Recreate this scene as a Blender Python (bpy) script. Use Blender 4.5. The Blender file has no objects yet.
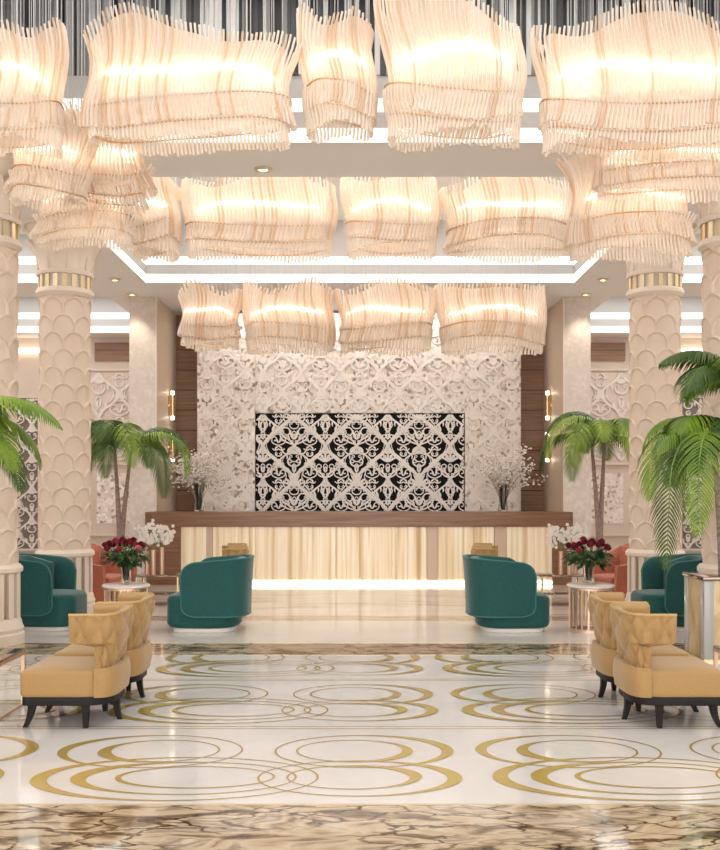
import bpy, bmesh, math, random
import numpy as np
from mathutils import Vector, Matrix
random.seed(11)
PI = math.pi
C = bpy.context.scene.collection
F = 1000.0; HZ = 490.0; CAMZ = 1.7
def PX(px, D): return (px - 360.0) / F * D
def PZ(py, D): return CAMZ + (HZ - py) / F * D

# ------------------------------------------------------------------ materials
def mat(name, col=(.8, .8, .8), rough=.5, metal=0.0, spec=.5, sheen=0.0, emit=None, es=0.0, trans=0.0, coat=0.0, ior=1.45):
    m = bpy.data.materials.new(name); m.use_nodes = True
    b = m.node_tree.nodes['Principled BSDF']
    b.inputs['Base Color'].default_value = (*col, 1)
    b.inputs['Roughness'].default_value = rough
    b.inputs['Metallic'].default_value = metal
    b.inputs['Specular IOR Level'].default_value = spec
    b.inputs['Sheen Weight'].default_value = sheen
    b.inputs['Transmission Weight'].default_value = trans
    b.inputs['Coat Weight'].default_value = coat
    b.inputs['IOR'].default_value = ior
    if emit:
        b.inputs['Emission Color'].default_value = (*emit, 1)
        b.inputs['Emission Strength'].default_value = es
    return m
def nodes(m): return m.node_tree.nodes, m.node_tree.links, m.node_tree.nodes['Principled BSDF']
def ramp(N, stops, interp='LINEAR'):
    r = N.new('ShaderNodeValToRGB'); r.color_ramp.interpolation = interp
    e = r.color_ramp.elements
    e[0].position, e[0].color = stops[0][0], (*stops[0][1], 1)
    e[1].position, e[1].color = stops[-1][0], (*stops[-1][1], 1)
    for p, c in stops[1:-1]:
        x = e.new(p); x.color = (*c, 1)
    return r
def noise_col(m, scale, stops, stretch=(1, 1, 1), detail=4, dist=0.0, bump=0.0, coord='Object'):
    N, L, b = nodes(m)
    tc = N.new('ShaderNodeTexCoord'); mp = N.new('ShaderNodeMapping'); mp.inputs['Scale'].default_value = stretch
    n = N.new('ShaderNodeTexNoise'); n.inputs['Scale'].default_value = scale
    n.inputs['Detail'].default_value = detail; n.inputs['Distortion'].default_value = dist
    r = ramp(N, stops)
    L.new(tc.outputs[coord], mp.inputs[0]); L.new(mp.outputs[0], n.inputs['Vector'])
    L.new(n.outputs['Fac'], r.inputs[0]); L.new(r.outputs[0], b.inputs['Base Color'])
    if bump:
        bp = N.new('ShaderNodeBump'); bp.inputs['Strength'].default_value = bump; bp.inputs['Distance'].default_value = .02
        L.new(n.outputs['Fac'], bp.inputs['Height']); L.new(bp.outputs[0], b.inputs['Normal'])
    return m
def emission(name, col, s):
    return mat(name, (.9, .9, .9), .5, emit=col, es=s)

M = {}
M['plaster'] = mat('cream_plaster', (.92, .905, .89), .6)
M['plaster_white'] = mat('white_plaster', (.84, .82, .79), .55)
M['stone'] = noise_col(mat('carved_cream_stone', rough=.5), 3, [(.3, (.72, .59, .475)), (.7, (.78, .66, .55))])
M['stone_pale'] = mat('pale_stone', (.80, .70, .60), .45)
M['pier'] = noise_col(mat('pinkish_marble', rough=.18), 14, [(.3, (.64, .56, .50)), (.55, (.70, .62, .56)), (.75, (.78, .71, .66))], detail=8)
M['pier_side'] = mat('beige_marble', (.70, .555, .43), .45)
M['wall_cream'] = noise_col(mat('cream_wall', rough=.4), 2, [(.3, (.72, .60, .52)), (.7, (.78, .68, .60))])
M['gold'] = mat('polished_gold', (.80, .60, .30), .22, 1.0)
M['gold_pale'] = mat('pale_gold', (.82, .70, .48), .3, .9)
M['rail_gold'] = mat('amber_gold', (.62, .38, .16), .3, .8)
M['copper'] = mat('rose_copper', (.78, .56, .42), .38, .75)
M['inlay'] = noise_col(mat('gold_inlay', rough=.16, metal=.35), 1.6, [(.3, (.50, .43, .07)), (.5, (.56, .41, .12)), (.7, (.60, .45, .22))])
M['dark_wood'] = mat('black_lacquer_wood', (.014, .012, .012), .45, spec=.25)
M['led'] = emission('white_cove_led', (1, .975, .95), .85)
M['led_warm'] = emission('warm_led', (1, .85, .62), 2.5)
M['chand_led'] = emission('chandelier_led', (1, .95, .89), 3.0)
M['lamp'] = emission('lamp_glow', (1, .86, .66), 6.0)
M['ceil_lum'] = mat('coffer_ceiling', (.86, .85, .83), .6)
M['wire'] = mat('steel_wire', (.55, .55, .55), .35, .6)
M['glass'] = mat('clear_glass', (.96, .98, .97), .02, trans=1.0, ior=1.3)
M['white_gloss'] = mat('white_lacquer', (.82, .80, .76), .2)
M['marble_top'] = noise_col(mat('cream_marble_top', rough=.15), 6, [(.3, (.78, .70, .64)), (.7, (.88, .83, .78))])
M['bronze_glass'] = mat('bronze_mirror', (.30, .22, .17), .08, .75)
M['black_panel'] = mat('black_backing', (.010, .013, .011), .7, spec=.15)
M['lattice_white'] = mat('white_lattice', (.90, .84, .79), .3)
M['petal_white'] = mat('white_petals', (.86, .80, .75), .6)
M['branch'] = mat('pale_branch', (.45, .36, .29), .7)
M['rose_red'] = mat('deep_red_petals', (.16, .008, .02), .55)
M['rose_pink'] = mat('crimson_petals', (.36, .03, .06), .55)
M['rose_coral'] = mat('pink_petals', (.60, .22, .20), .55)
M['leaf_dark'] = noise_col(mat('dark_leaf', rough=.45), 9, [(.3, (.015, .045, .012)), (.7, (.05, .12, .03))])
M['palm_a'] = noise_col(mat('palm_leaf', rough=.38), 2.2, [(.3, (.07, .15, .012)), (.55, (.19, .31, .025)), (.75, (.36, .46, .07))])
M['palm_b'] = noise_col(mat('palm_leaf_deep', rough=.38), 2.2, [(.3, (.018, .05, .010)), (.7, (.07, .14, .02))])
M['palm_stem'] = mat('palm_stem', (.16, .26, .06), .5)
M['trunk'] = noise_col(mat('palm_trunk', rough=.75), 20, [(.3, (.20, .14, .11)), (.7, (.42, .33, .28))], (1, 1, 3))
M['soil'] = mat('brown_cover', (.16, .10, .07), .4)
M['teal'] = noise_col(mat('teal_velvet', rough=.75, sheen=.35), 60, [(.3, (.005, .060, .058)), (.7, (.010, .096, .090))])
M['teal_pipe'] = mat('teal_piping', (.03, .16, .15), .5)
M['mustard'] = noise_col(mat('mustard_velvet', rough=.65, sheen=.3), 90, [(.3, (.36, .215, .078)), (.7, (.405, .248, .095))])
M['mustard_pipe'] = mat('mustard_piping', (.50, .34, .14), .55)
M['coral'] = noise_col(mat('coral_fabric', rough=.7, sheen=.4), 40, [(.3, (.42, .125, .07)), (.7, (.52, .17, .10))])
for k in ('teal', 'mustard', 'coral'):
    nodes(M[k])[2].inputs['Sheen Roughness'].default_value = .4

# wood with plank courses
def wood(name, a, b_, c, plank):
    m = mat(name, rough=.28)
    N, L, b = nodes(m)
    tc = N.new('ShaderNodeTexCoord')
    mp = N.new('ShaderNodeMapping'); mp.inputs['Scale'].default_value = (.6, 1, 14)
    n = N.new('ShaderNodeTexNoise'); n.inputs['Scale'].default_value = 2; n.inputs['Detail'].default_value = 8; n.inputs['Distortion'].default_value = .6
    r = ramp(N, [(.25, a), (.5, b_), (.75, c)])
    L.new(tc.outputs['Object'], mp.inputs[0]); L.new(mp.outputs[0], n.inputs['Vector']); L.new(n.outputs['Fac'], r.inputs[0])
    if plank:
        s = N.new('ShaderNodeSeparateXYZ'); L.new(tc.outputs['Object'], s.inputs[0])
        mu = N.new('ShaderNodeMath'); mu.operation = 'MULTIPLY'; mu.inputs[1].default_value = 1 / plank; L.new(s.outputs['Z'], mu.inputs[0])
        fr = N.new('ShaderNodeMath'); fr.operation = 'FRACT'; L.new(mu.outputs[0], fr.inputs[0])
        lt = N.new('ShaderNodeMath'); lt.operation = 'LESS_THAN'; lt.inputs[1].default_value = .04; L.new(fr.outputs[0], lt.inputs[0])
        mx = N.new('ShaderNodeMix'); mx.data_type = 'RGBA'; mx.inputs[7].default_value = (.06, .03, .018, 1)
        L.new(lt.outputs[0], mx.inputs[0]); L.new(r.outputs[0], mx.inputs[6]); L.new(mx.outputs[2], b.inputs['Base Color'])
    else:
        L.new(r.outputs[0], b.inputs['Base Color'])
    return m
M['walnut'] = wood('walnut_panel', (.22, .118, .066), (.31, .175, .105), (.40, .245, .155), .42)
M['walnut_top'] = wood('walnut_slab', (.17, .086, .047), (.25, .132, .076), (.34, .195, .12), 0)

# brown breccia marble with dark cracks
def breccia():
    m = mat('brown_breccia_marble', rough=.06, spec=.5)
    N, L, b = nodes(m)
    tc = N.new('ShaderNodeTexCoord'); mp = N.new('ShaderNodeMapping'); mp.inputs['Scale'].default_value = (.8, 2.0, 1)
    wn = N.new('ShaderNodeTexNoise'); wn.inputs['Scale'].default_value = 2.2; wn.inputs['Detail'].default_value = 6
    mxv = N.new('ShaderNodeMix'); mxv.data_type = 'RGBA'; mxv.blend_type = 'LINEAR_LIGHT'; mxv.inputs[0].default_value = .35
    L.new(tc.outputs['Object'], mp.inputs[0]); L.new(mp.outputs[0], wn.inputs['Vector'])
    L.new(mp.outputs[0], mxv.inputs[6]); L.new(wn.outputs['Color'], mxv.inputs[7])
    v = N.new('ShaderNodeTexVoronoi'); v.feature = 'DISTANCE_TO_EDGE'; v.inputs['Scale'].default_value = 3.2
    L.new(mxv.outputs[2], v.inputs['Vector'])
    n2 = N.new('ShaderNodeTexNoise'); n2.inputs['Scale'].default_value = 2.6; n2.inputs['Detail'].default_value = 9; n2.inputs['Distortion'].default_value = 1.2
    L.new(mp.outputs[0], n2.inputs['Vector'])
    r2 = ramp(N, [(.30, (.05, .035, .03)), (.40, (.22, .16, .10)), (.46, (.44, .34, .22)), (.55, (.54, .45, .33)), (.62, (.27, .21, .15)), (.70, (.56, .49, .40))])
    L.new(n2.outputs['Fac'], r2.inputs[0])
    r1 = ramp(N, [(0, (.05, .03, .015)), (.02, (.2, .16, .1)), (.055, (1, 1, 1))])
    L.new(v.outputs['Distance'], r1.inputs[0])
    n3 = N.new('ShaderNodeTexNoise'); n3.inputs['Scale'].default_value = .9; n3.inputs['Detail'].default_value = 3
    L.new(mp.outputs[0], n3.inputs['Vector'])
    r3 = ramp(N, [(.36, (0, 0, 0)), (.5, (1, 1, 1))]); L.new(n3.outputs['Fac'], r3.inputs[0])
    mx = N.new('ShaderNodeMix'); mx.data_type = 'RGBA'; mx.blend_type = 'MULTIPLY'
    L.new(r3.outputs[0], mx.inputs[0]); L.new(r2.outputs[0], mx.inputs[6]); L.new(r1.outputs[0], mx.inputs[7])
    L.new(mx.outputs[2], b.inputs['Base Color'])
    return m
M['breccia'] = breccia()
M['floor_white'] = noise_col(mat('polished_white_marble', rough=.07), .8, [(.35, (.63, .61, .595)), (.65, (.70, .685, .67))], detail=8, dist=1)
M['floor_cream'] = noise_col(mat('honed_cream_marble', rough=.14), 1.2, [(.35, (.68, .65, .62)), (.65, (.74, .71, .68))], detail=6)
M['floor_striped'] = noise_col(mat('striated_beige_marble', rough=.05), 1.3, [(.3, (.44, .33, .26)), (.40, (.66, .58, .51)), (.55, (.76, .70, .65)), (.7, (.60, .51, .44))], (.35, 2.6, 1), detail=7, dist=.6)

# onyx: vertical grain, lit from behind
def onyx():
    m = mat('backlit_onyx', rough=.2)
    N, L, b = nodes(m)
    tc = N.new('ShaderNodeTexCoord'); mp = N.new('ShaderNodeMapping'); mp.inputs['Scale'].default_value = (5, 1, .12)
    n = N.new('ShaderNodeTexNoise'); n.inputs['Scale'].default_value = 2; n.inputs['Detail'].default_value = 5
    r = ramp(N, [(.3, (.52, .35, .17)), (.45, (.80, .65, .44)), (.6, (.90, .80, .62)), (.72, (.66, .48, .27))])
    L.new(tc.outputs['Object'], mp.inputs[0]); L.new(mp.outputs[0], n.inputs['Vector']); L.new(n.outputs['Fac'], r.inputs[0])
    L.new(r.outputs[0], b.inputs['Base Color']); L.new(r.outputs[0], b.inputs['Emission Color'])
    b.inputs['Emission Strength'].default_value = .16
    return m
M['onyx'] = onyx()

# mirrored mosaic that sparkles
def mosaic():
    m = mat('glitter_mosaic', rough=.3, metal=.1)
    N, L, b = nodes(m)
    tc = N.new('ShaderNodeTexCoord')
    v = N.new('ShaderNodeTexVoronoi'); v.inputs['Scale'].default_value = 16
    L.new(tc.outputs['Object'], v.inputs['Vector'])
    r = ramp(N, [(.0, (.40, .33, .28)), (.14, (.50, .42, .36)), (.16, (.76, .66, .59)), (.55, (.86, .77, .70)), (1, (.94, .90, .86))])
    s = N.new('ShaderNodeSeparateXYZ'); L.new(v.outputs['Color'], s.inputs[0])
    L.new(s.outputs['X'], r.inputs[0]); L.new(r.outputs[0], b.inputs['Base Color'])
    g = N.new('ShaderNodeNewGeometry')
    va = N.new('ShaderNodeVectorMath'); va.operation = 'SUBTRACT'; va.inputs[1].default_value = (.5, .5, .5); L.new(v.outputs['Color'], va.inputs[0])
    vs = N.new('ShaderNodeVectorMath'); vs.operation = 'SCALE'; vs.inputs['Scale'].default_value = .35; L.new(va.outputs[0], vs.inputs[0])
    vb = N.new('ShaderNodeVectorMath'); vb.operation = 'ADD'; L.new(vs.outputs[0], vb.inputs[0]); L.new(g.outputs['Normal'], vb.inputs[1])
    vn = N.new('ShaderNodeVectorMath'); vn.operation = 'NORMALIZE'; L.new(vb.outputs[0], vn.inputs[0]); L.new(vn.outputs[0], b.inputs['Normal'])
    return m
M['mosaic'] = mosaic()

# translucent crystal rods
def rodmat(name, col, tf=.45, xf=.22):
    m = mat(name, col, .10, spec=.8, coat=.6)
    N, L, b = nodes(m)
    out = N['Material Output']
    t = N.new('ShaderNodeBsdfTranslucent'); t.inputs[0].default_value = (*col, 1)
    x1 = N.new('ShaderNodeMixShader'); x1.inputs[0].default_value = tf
    tr = N.new('ShaderNodeBsdfTransparent'); tr.inputs[0].default_value = (1, .93, .86, 1)
    x2 = N.new('ShaderNodeMixShader'); x2.inputs[0].default_value = xf
    L.new(b.outputs[0], x1.inputs[1]); L.new(t.outputs[0], x1.inputs[2])
    L.new(x1.outputs[0], x2.inputs[1]); L.new(tr.outputs[0], x2.inputs[2])
    L.new(x2.outputs[0], out.inputs[0])
    return m
M['rod'] = rodmat('peach_crystal', (.965, .885, .80))
M['rod_amber_shade'] = rodmat('amber_shade_crystal', (.84, .69, .54))  # dark edges of the glass rods put into colour as amber rods
M['rod_highlight'] = rodmat('milky_highlight_crystal', (.97, .91, .85), .4, .3)  # highlights along the glass put into colour as paler rods
M['liner'] = rodmat('peach_glass_sheet', (.90, .785, .67), .5, .15)
M['rod_tip'] = rodmat('clear_crystal', (.95, .89, .82))
M['acrylic'] = mat('clear_acrylic', (.90, .92, .91), .08, trans=.55)
M['planter_gold'] = noise_col(mat('gold_onyx', rough=.3, metal=.2), 5, [(.3, (.36, .24, .12)), (.5, (.60, .45, .25)), (.7, (.74, .62, .44))], (1, 1, .5), dist=1)
M['tan_marble'] = noise_col(mat('tan_marble', rough=.06), 4, [(.3, (.30, .20, .13)), (.5, (.48, .36, .26)), (.7, (.62, .51, .41))], (.4, 2, 1))
M['cove_face'] = mat('grey_cove_face', (.60, .60, .60), .6)
SLAT = [mat('slat_black', (.012, .012, .013), .25), mat('slat_charcoal', (.06, .062, .065), .25), mat('slat_grey', (.27, .28, .285), .3),
        mat('slat_silver', (.52, .53, .53), .25, .3), mat('slat_white', (.78, .78, .77), .3)]

# ------------------------------------------------------------------ mesh tools
class MB:
    def __init__(s): s.v = []; s.f = []; s.mi = []; s.k = 0
    def add(s, vs, fs):
        o = len(s.v); s.v.extend(tuple(p) for p in vs); s.f.extend(tuple(i + o for i in f) for f in fs); s.mi.extend([s.k] * len(fs)); return s
    def box(s, x0, x1, y0, y1, z0, z1):
        return s.add([(x0, y0, z0), (x1, y0, z0), (x1, y1, z0), (x0, y1, z0), (x0, y0, z1), (x1, y0, z1), (x1, y1, z1), (x0, y1, z1)],
                     [(0, 3, 2, 1), (4, 5, 6, 7), (0, 1, 5, 4), (1, 2, 6, 5), (2, 3, 7, 6), (3, 0, 4, 7)])
    def rbox(s, x0, x1, y0, y1, z0, z1, b=.02, seg=3):
        bm = bmesh.new(); bmesh.ops.create_cube(bm, size=1)
        for v in bm.verts:
            v.co = Vector((x0 + (v.co.x + .5) * (x1 - x0), y0 + (v.co.y + .5) * (y1 - y0), z0 + (v.co.z + .5) * (z1 - z0)))
        bmesh.ops.bevel(bm, geom=bm.edges[:], offset=b, segments=seg, affect='EDGES', profile=.5)
        return s.bm(bm)
    def bm(s, bm, mtx=None):
        if mtx: bmesh.ops.transform(bm, matrix=mtx, verts=bm.verts)
        bm.verts.index_update()
        s.add([v.co[:] for v in bm.verts], [[v.index for v in f.verts] for f in bm.faces]); bm.free(); return s
    def quad(s, a, b, c, d): return s.add([a, b, c, d], [(0, 1, 2, 3)])
    def grid(s, P, cu=False, cv=False):
        nu, nv = len(P), len(P[0]); vs = [p for r in P for p in r]; fs = []
        for i in range(nu if cu else nu - 1):
            for j in range(nv if cv else nv - 1):
                a, b = i, (i + 1) % nu; c, d = j, (j + 1) % nv
                fs.append((a * nv + c, b * nv + c, b * nv + d, a * nv + d))
        return s.add(vs, fs)
    def lathe(s, prof, n=32, cx=0, cy=0, cap=True):
        P = [[(cx + r * math.cos(2 * PI * i / n), cy + r * math.sin(2 * PI * i / n), z) for r, z in prof] for i in range(n)]
        o = len(s.v); s.grid(P, cu=True); m = len(prof)
        if cap:
            if prof[0][0] > 1e-6: s.f.append(tuple(o + i * m for i in range(n))[::-1]); s.mi.append(s.k)
            if prof[-1][0] > 1e-6: s.f.append(tuple(o + i * m + m - 1 for i in range(n))); s.mi.append(s.k)
        return s
    def tube(s, pts, r, n=6, closed=False, cap=True):
        pts = [Vector(p) for p in pts]; k = len(pts); P = []
        up = None
        for i, p in enumerate(pts):
            if closed: t = pts[(i + 1) % k] - pts[i - 1]
            else: t = pts[min(i + 1, k - 1)] - pts[max(i - 1, 0)]
            t = t.normalized() if t.length > 1e-9 else Vector((0, 0, 1))
            if up is None: up = Vector((1, 0, 0)) if abs(t.x) < .8 else Vector((0, 1, 0))
            a = (up - t * up.dot(t)); a = a.normalized() if a.length > 1e-6 else t.orthogonal().normalized()
            up = a; b = t.cross(a); rr = r(i / max(1, k - 1)) if callable(r) else r
            P.append([tuple(p + a * rr * math.cos(2 * PI * j / n) + b * rr * math.sin(2 * PI * j / n)) for j in range(n)])
        o = len(s.v); s.grid(P, cu=closed, cv=True)
        if cap and not closed:
            s.f.append(tuple(o + j for j in range(n))); s.f.append(tuple(o + (k - 1) * n + j for j in range(n))[::-1]); s.mi += [s.k, s.k]
        return s
    def ball(s, c, r, sub=1, sc=(1, 1, 1)):
        bm = bmesh.new(); bmesh.ops.create_icosphere(bm, subdivisions=sub, radius=r)
        for v in bm.verts: v.co = Vector((c[0] + v.co.x * sc[0], c[1] + v.co.y * sc[1], c[2] + v.co.z * sc[2]))
        return s.bm(bm)
    def mesh(s, name, m, smooth=None):
        me = bpy.data.meshes.new(name); me.from_pydata(s.v, [], s.f)
        for x in (m if isinstance(m, (list, tuple)) else [m]): me.materials.append(x)
        if any(s.mi): me.polygons.foreach_set('material_index', s.mi)
        if smooth is not None:
            me.polygons.foreach_set('use_smooth', [True] * len(me.polygons)); me.update()
            try: me.set_sharp_from_angle(angle=math.radians(smooth))
            except Exception: pass
        me.update(); return me
    def build(s, name, m, parent=None, smooth=None):
        return link(name, s.mesh(name, m, smooth), parent)
def link(name, me, parent=None, loc=None):
    o = bpy.data.objects.new(name, me); C.objects.link(o)
    if parent: o.parent = parent
    if loc: o.location = loc
    return o
def tag(o, label, cat, group=None):
    o['label'] = label; o['category'] = cat
    if group: o['group'] = group
    return o
def thing(name, label, cat, loc=(0, 0, 0), rz=0, group=None):
    o = bpy.data.objects.new(name, None); C.objects.link(o); o.location = loc; o.rotation_euler = (0, 0, rz); o.empty_display_size = .2
    return tag(o, label, cat, group)
def struct(name, mb, m, smooth=None, label=None):
    o = mb.build(name, m, None, smooth); o['kind'] = 'structure'
    if label: o['label'] = label
    return o
KIDS = {}
def copy_tree(o, loc, rz, label, mirror=False, group=None):
    r = o.copy(); C.objects.link(r); r.location = loc; r.rotation_euler = (0, 0, rz); r['label'] = label
    if mirror: r.scale = (-1, 1, 1)
    if group: r['group'] = group
    for ch in list(o.children):
        c = ch.copy(); C.objects.link(c); c.parent = r
        for g in list(ch.children):
            d = g.copy(); C.objects.link(d); d.parent = c
    return r
def sm(a, b, x):
    t = max(0, min(1, (x - a) / (b - a))); return t * t * (3 - 2 * t)

# ------------------------------------------------------------------ camera
cd = bpy.data.cameras.new('camera'); cam = bpy.data.objects.new('camera', cd); C.objects.link(cam)
cam.location = (0, 0, CAMZ); cam.rotation_euler = (PI / 2, 0, 0)
cd.sensor_fit = 'HORIZONTAL'; cd.sensor_width = 36; cd.lens = 36 * F / 720; cd.shift_y = (HZ - 425) / 720; cd.clip_end = 100
bpy.context.scene.camera = cam

# ------------------------------------------------------------------ floor
ZS = 5.35
fl = MB()
bands = [(-3, 5.41, 0), (5.41, 10.3, 1), (10.3, 11.1, 0), (11.1, 13.0, 2), (13.0, 13.5, 4), (13.5, 25, 3)]
for y0, y1, k in bands:
    fl.k = k; fl.quad((-9.2, y0, 0), (9.2, y0, 0), (9.2, y1, 0), (-9.2, y1, 0))
struct('floor', fl, [M['breccia'], M['floor_white'], M['floor_cream'], M['floor_striped'], M['tan_marble']], label='polished marble floor in bands of white, cream and brown')
# gold edge strips and crescent inlay
ed = MB()
for y in (5.405, 10.3, 11.1): ed.box(-9.1, 9.1, y - .009, y + .009, 0, .0015)
struct('trim_1', ed, M['gold_pale'], label='thin gold strips edging the white floor')
inl = MB()
ZI = [.0012]
def crescent(cx, cy, rx, ry, th0, wmin, wmax, p=4):
    n = 96; P = []; ZI[0] += .00004
    for i in range(n):
        t = 2 * PI * i / n; w = wmin + wmax * (.5 + .5 * math.cos(t - th0)) ** p
        c, s_ = math.cos(t), math.sin(t); row = []
        for k in (-.5, .5):
            y = cy + (ry + k * w) * s_
            row.append((cx + (rx + k * w) * c, y, ZI[0]))
        P.append(row)
    for i in range(n):
        a, b = P[i], P[(i + 1) % n]
        if min(q[1] for q in a + b) > 5.43 and max(q[1] for q in a + b) < 10.28 and max(abs(q[0]) for q in a + b) < 9:
            inl.add([a[0], a[1], b[1], b[0]], [(0, 1, 2, 3)])
for ri, yc in enumerate((6.25, 8.05, 9.85)):
    for yy in (yc - .865, yc - .93):
        if yy > 5.43: inl.quad((-9, yy - .007, .001), (9, yy - .007, .001), (9, yy + .007, .001), (-9, yy + .007, .001))
    for k in range(-3, 4):
        cx = 1.43 + 2.72 * k                                   # rings thickest on their left
        for x, dy, rx, ry, w0, w1, tw in ((cx, .27, .37, .27, .014, .075, .3), (cx - .06, .27, .58, .40, .014, .06, -.2),
                                          (cx + .32, -.33, .46, .22, .016, .020, .2), (cx + .27, -.34, .64, .33, .014, .085, -.15), (cx + .22, -.34, .82, .44, .014, .08, .1)):
            crescent(x, yc + dy, rx, ry, PI + tw, w0, w1, 5)
        cx = -.05 + 2.72 * k                                   # rings thickest on their right
        for x, dy, rx, ry, w0, w1, tw in ((cx, .27, .36, .27, .014, .06, -.3), (cx + .06, .27, .56, .40, .014, .07, .2),
                                          (cx, -.33, .38, .24, .013, .07, .3), (cx + .03, -.34, .58, .36, .013, .075, .1)):
            crescent(x, yc + dy, rx, ry, tw, w0, w1, 5)
struct('trim_2', inl, M['inlay'], label='gold crescent rings inlaid in the white floor')

# ------------------------------------------------------------------ ceiling
SO, SI, SX = 4.75, 3.77, 8.7
xs = [-9.2, -SX, -SO, -SI, SI, SO, SX, 9.2]
ys = [-3, 3.0, 10.5, 11.66, 17.6, 18.9, 23.2, 24.2]
def hole(i, j):
    xm = (xs[i] + xs[i + 1]) / 2; ym = (ys[j] + ys[j + 1]) / 2
    ax = abs(xm); y_ok = (3 < ym < 10.5) or (11.66 < ym < 17.6)
    if ax < SI and y_ok: return True
    if SO < ax < SX and (y_ok or 18.9 < ym < 23.2): return True
    return False
ce = MB()
for i in range(len(xs) - 1):
    for j in range(len(ys) - 1):
        if not hole(i, j): ce.quad((xs[i], ys[j], ZS), (xs[i], ys[j + 1], ZS), (xs[i + 1], ys[j + 1], ZS), (xs[i + 1], ys[j], ZS))
struct('ceiling', ce, M['plaster'], label='cream coffered ceiling soffit')
TR = [3]
def coffer(x0, x1, y0, y1, top, dark=False):
    a, l, t, sl = MB(), MB(), MB(), MB()
    def ring(mb, z0, z1, inset=0.0):
        X0, X1, Y0, Y1 = x0 - inset, x1 + inset, y0 - inset, y1 + inset
        mb.quad((X0, Y1, z0), (X1, Y1, z0), (X1, Y1, z1), (X0, Y1, z1)); mb.quad((X1, Y0, z0), (X0, Y0, z0), (X0, Y0, z1), (X1, Y0, z1))
        mb.quad((X0, Y0, z0), (X0, Y1, z0), (X0, Y1, z1), (X0, Y0, z1)); mb.quad((X1, Y1, z0), (X1, Y0, z0), (X1, Y0, z1), (X1, Y1, z1))
    ring(l, ZS, ZS + .15); ring(a, ZS + .15, ZS + .32); ring(l, ZS + .32, ZS + .46); ring(a, ZS + .46, top if not dark else ZS + .72)
    t.quad((x0, y0, top), (x0, y1, top), (x1, y1, top), (x1, y0, top))
    if dark:
        ring(t, ZS + .72, top)
        rnd = random.Random(5)
        x = x0
        while x < x1:
            w = rnd.choice((.016, .022, .03, .045, .06)); d = rnd.uniform(.012, .05)
            ax = abs(x + w / 2) / 3.77
            wt = (.40 - .34 * ax, .25, .12 + .30 * ax, .10 + .18 * ax, .13)
            sl.k = rnd.choices(range(5), wt)[0]
            sl.box(x, x + w * .92, y1 - d, y1 - .001, ZS + .70, top - .01); x += w
        y = y0
        while y < y1:
            w = rnd.choice((.02, .03, .045, .06)); sl.k = rnd.choices(range(5), (.1, .2, .4, .25, .15))[0]
            for xx, s in ((x0, 1), (x1, -1)):
                sl.box(min(xx, xx + s * .03), max(xx, xx + s * .03), y, y + w * .92, ZS + .70, top - .01)
            y += w
        o = struct('trim_%d' % TR[0], sl, SLAT, label='black, grey and white vertical slats lining the front ceiling recess'); TR[0] += 1
    nm = 'ceiling'
    struct('trim_%d' % TR[0], a, M['cove_face'], label='cream stepped face of a ceiling recess'); TR[0] += 1
    struct('trim_%d' % TR[0], l, M['led'], label='glowing white cove strips of a ceiling recess'); TR[0] += 1
    struct(nm, t, SLAT[1] if dark else M['ceil_lum'], label='dark recessed ceiling' if dark else 'white recessed ceiling')
coffer(-SI, SI, 3.0, 10.5, 7.3, True)
coffer(-SI, SI, 11.66, 17.6, 6.45)
for s in (-1, 1):
    for y0, y1 in ((3, 10.5), (11.66, 17.6), (18.9, 23.2)):
        coffer(min(s * SO, s * SX), max(s * SO, s * SX), y0, y1, 6.2)

# ------------------------------------------------------------------ walls
for s, nm in ((-1, 'left'), (1, 'right')):
    struct('wall_' + nm, MB().box(min(s * 9, s * 9.2), max(s * 9, s * 9.2), -3, 24.2, 0, ZS), M['wall_cream'], label='cream side wall of the %s aisle' % nm)
    struct('wall_back_' + nm, MB().box(min(s * 4.2, s * 9.2), max(s * 4.2, s * 9.2), 24.0, 24.2, 0, ZS), M['wall_cream'], label='cream back wall of the %s aisle' % nm)
    p = MB(); p.box(min(s * 3.84, s * 4.36), max(s * 3.84, s * 4.36), 18.9, 24.0, 0, ZS)
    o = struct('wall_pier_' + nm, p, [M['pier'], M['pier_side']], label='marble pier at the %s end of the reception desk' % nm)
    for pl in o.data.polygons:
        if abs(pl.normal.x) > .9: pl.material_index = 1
    # pale frame on the pier face
    struct('trim_%d' % TR[0], MB().box(min(s * 3.835, s * 3.86), max(s * 3.835, s * 3.86), 18.87, 18.9, 0, ZS), M['stone_pale'], label='slim stone edge of the %s pier' % nm); TR[0] += 1
    # baseboard of the aisle wall
    struct('baseboard_' + nm, MB().box(min(s * 4.36, s * 9), max(s * 4.36, s * 9), 23.95, 24.0, 0, .16), M['stone_pale'], label='pale baseboard of the %s aisle' % nm)
struct('wall_back', MB().box(-3.84, 3.84, 20.9, 21.1, 0, ZS), M['walnut'], label='walnut plank wall behind the reception desk')

# ------------------------------------------------------------------ lattice generator
def ribbon(mb, pts, w, y, d, ox, oz, sx, sz):
    k = len(pts); L_, R_ = [], []
    for i, (x, z) in enumerate(pts):
        x1, z1 = pts[min(i + 1, k - 1)]; x0, z0 = pts[max(i - 1, 0)]
        tx, tz = x1 - x0, z1 - z0; n = math.hypot(tx, tz) or 1
        ww = (w(i / (k - 1)) if callable(w) else w) / 2
        L_.append((ox + (x - tz / n * ww) * sx, oz + (z + tx / n * ww) * sz)); R_.append((ox + (x + tz / n * ww) * sx, oz + (z - tx / n * ww) * sz))
    o = len(mb.v)
    for (a, b), (c, e) in zip(L_, R_): mb.v += [(a, y, b), (c, y, e), (a, y + d, b), (c, y + d, e)]
    for i in range(k - 1):
        q = o + 4 * i
        for f in ((q, q + 1, q + 5, q + 4), (q + 1, q + 3, q + 7, q + 5), (q + 2, q, q + 4, q + 6)):
            mb.f.append(f); mb.mi.append(mb.k)
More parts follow.
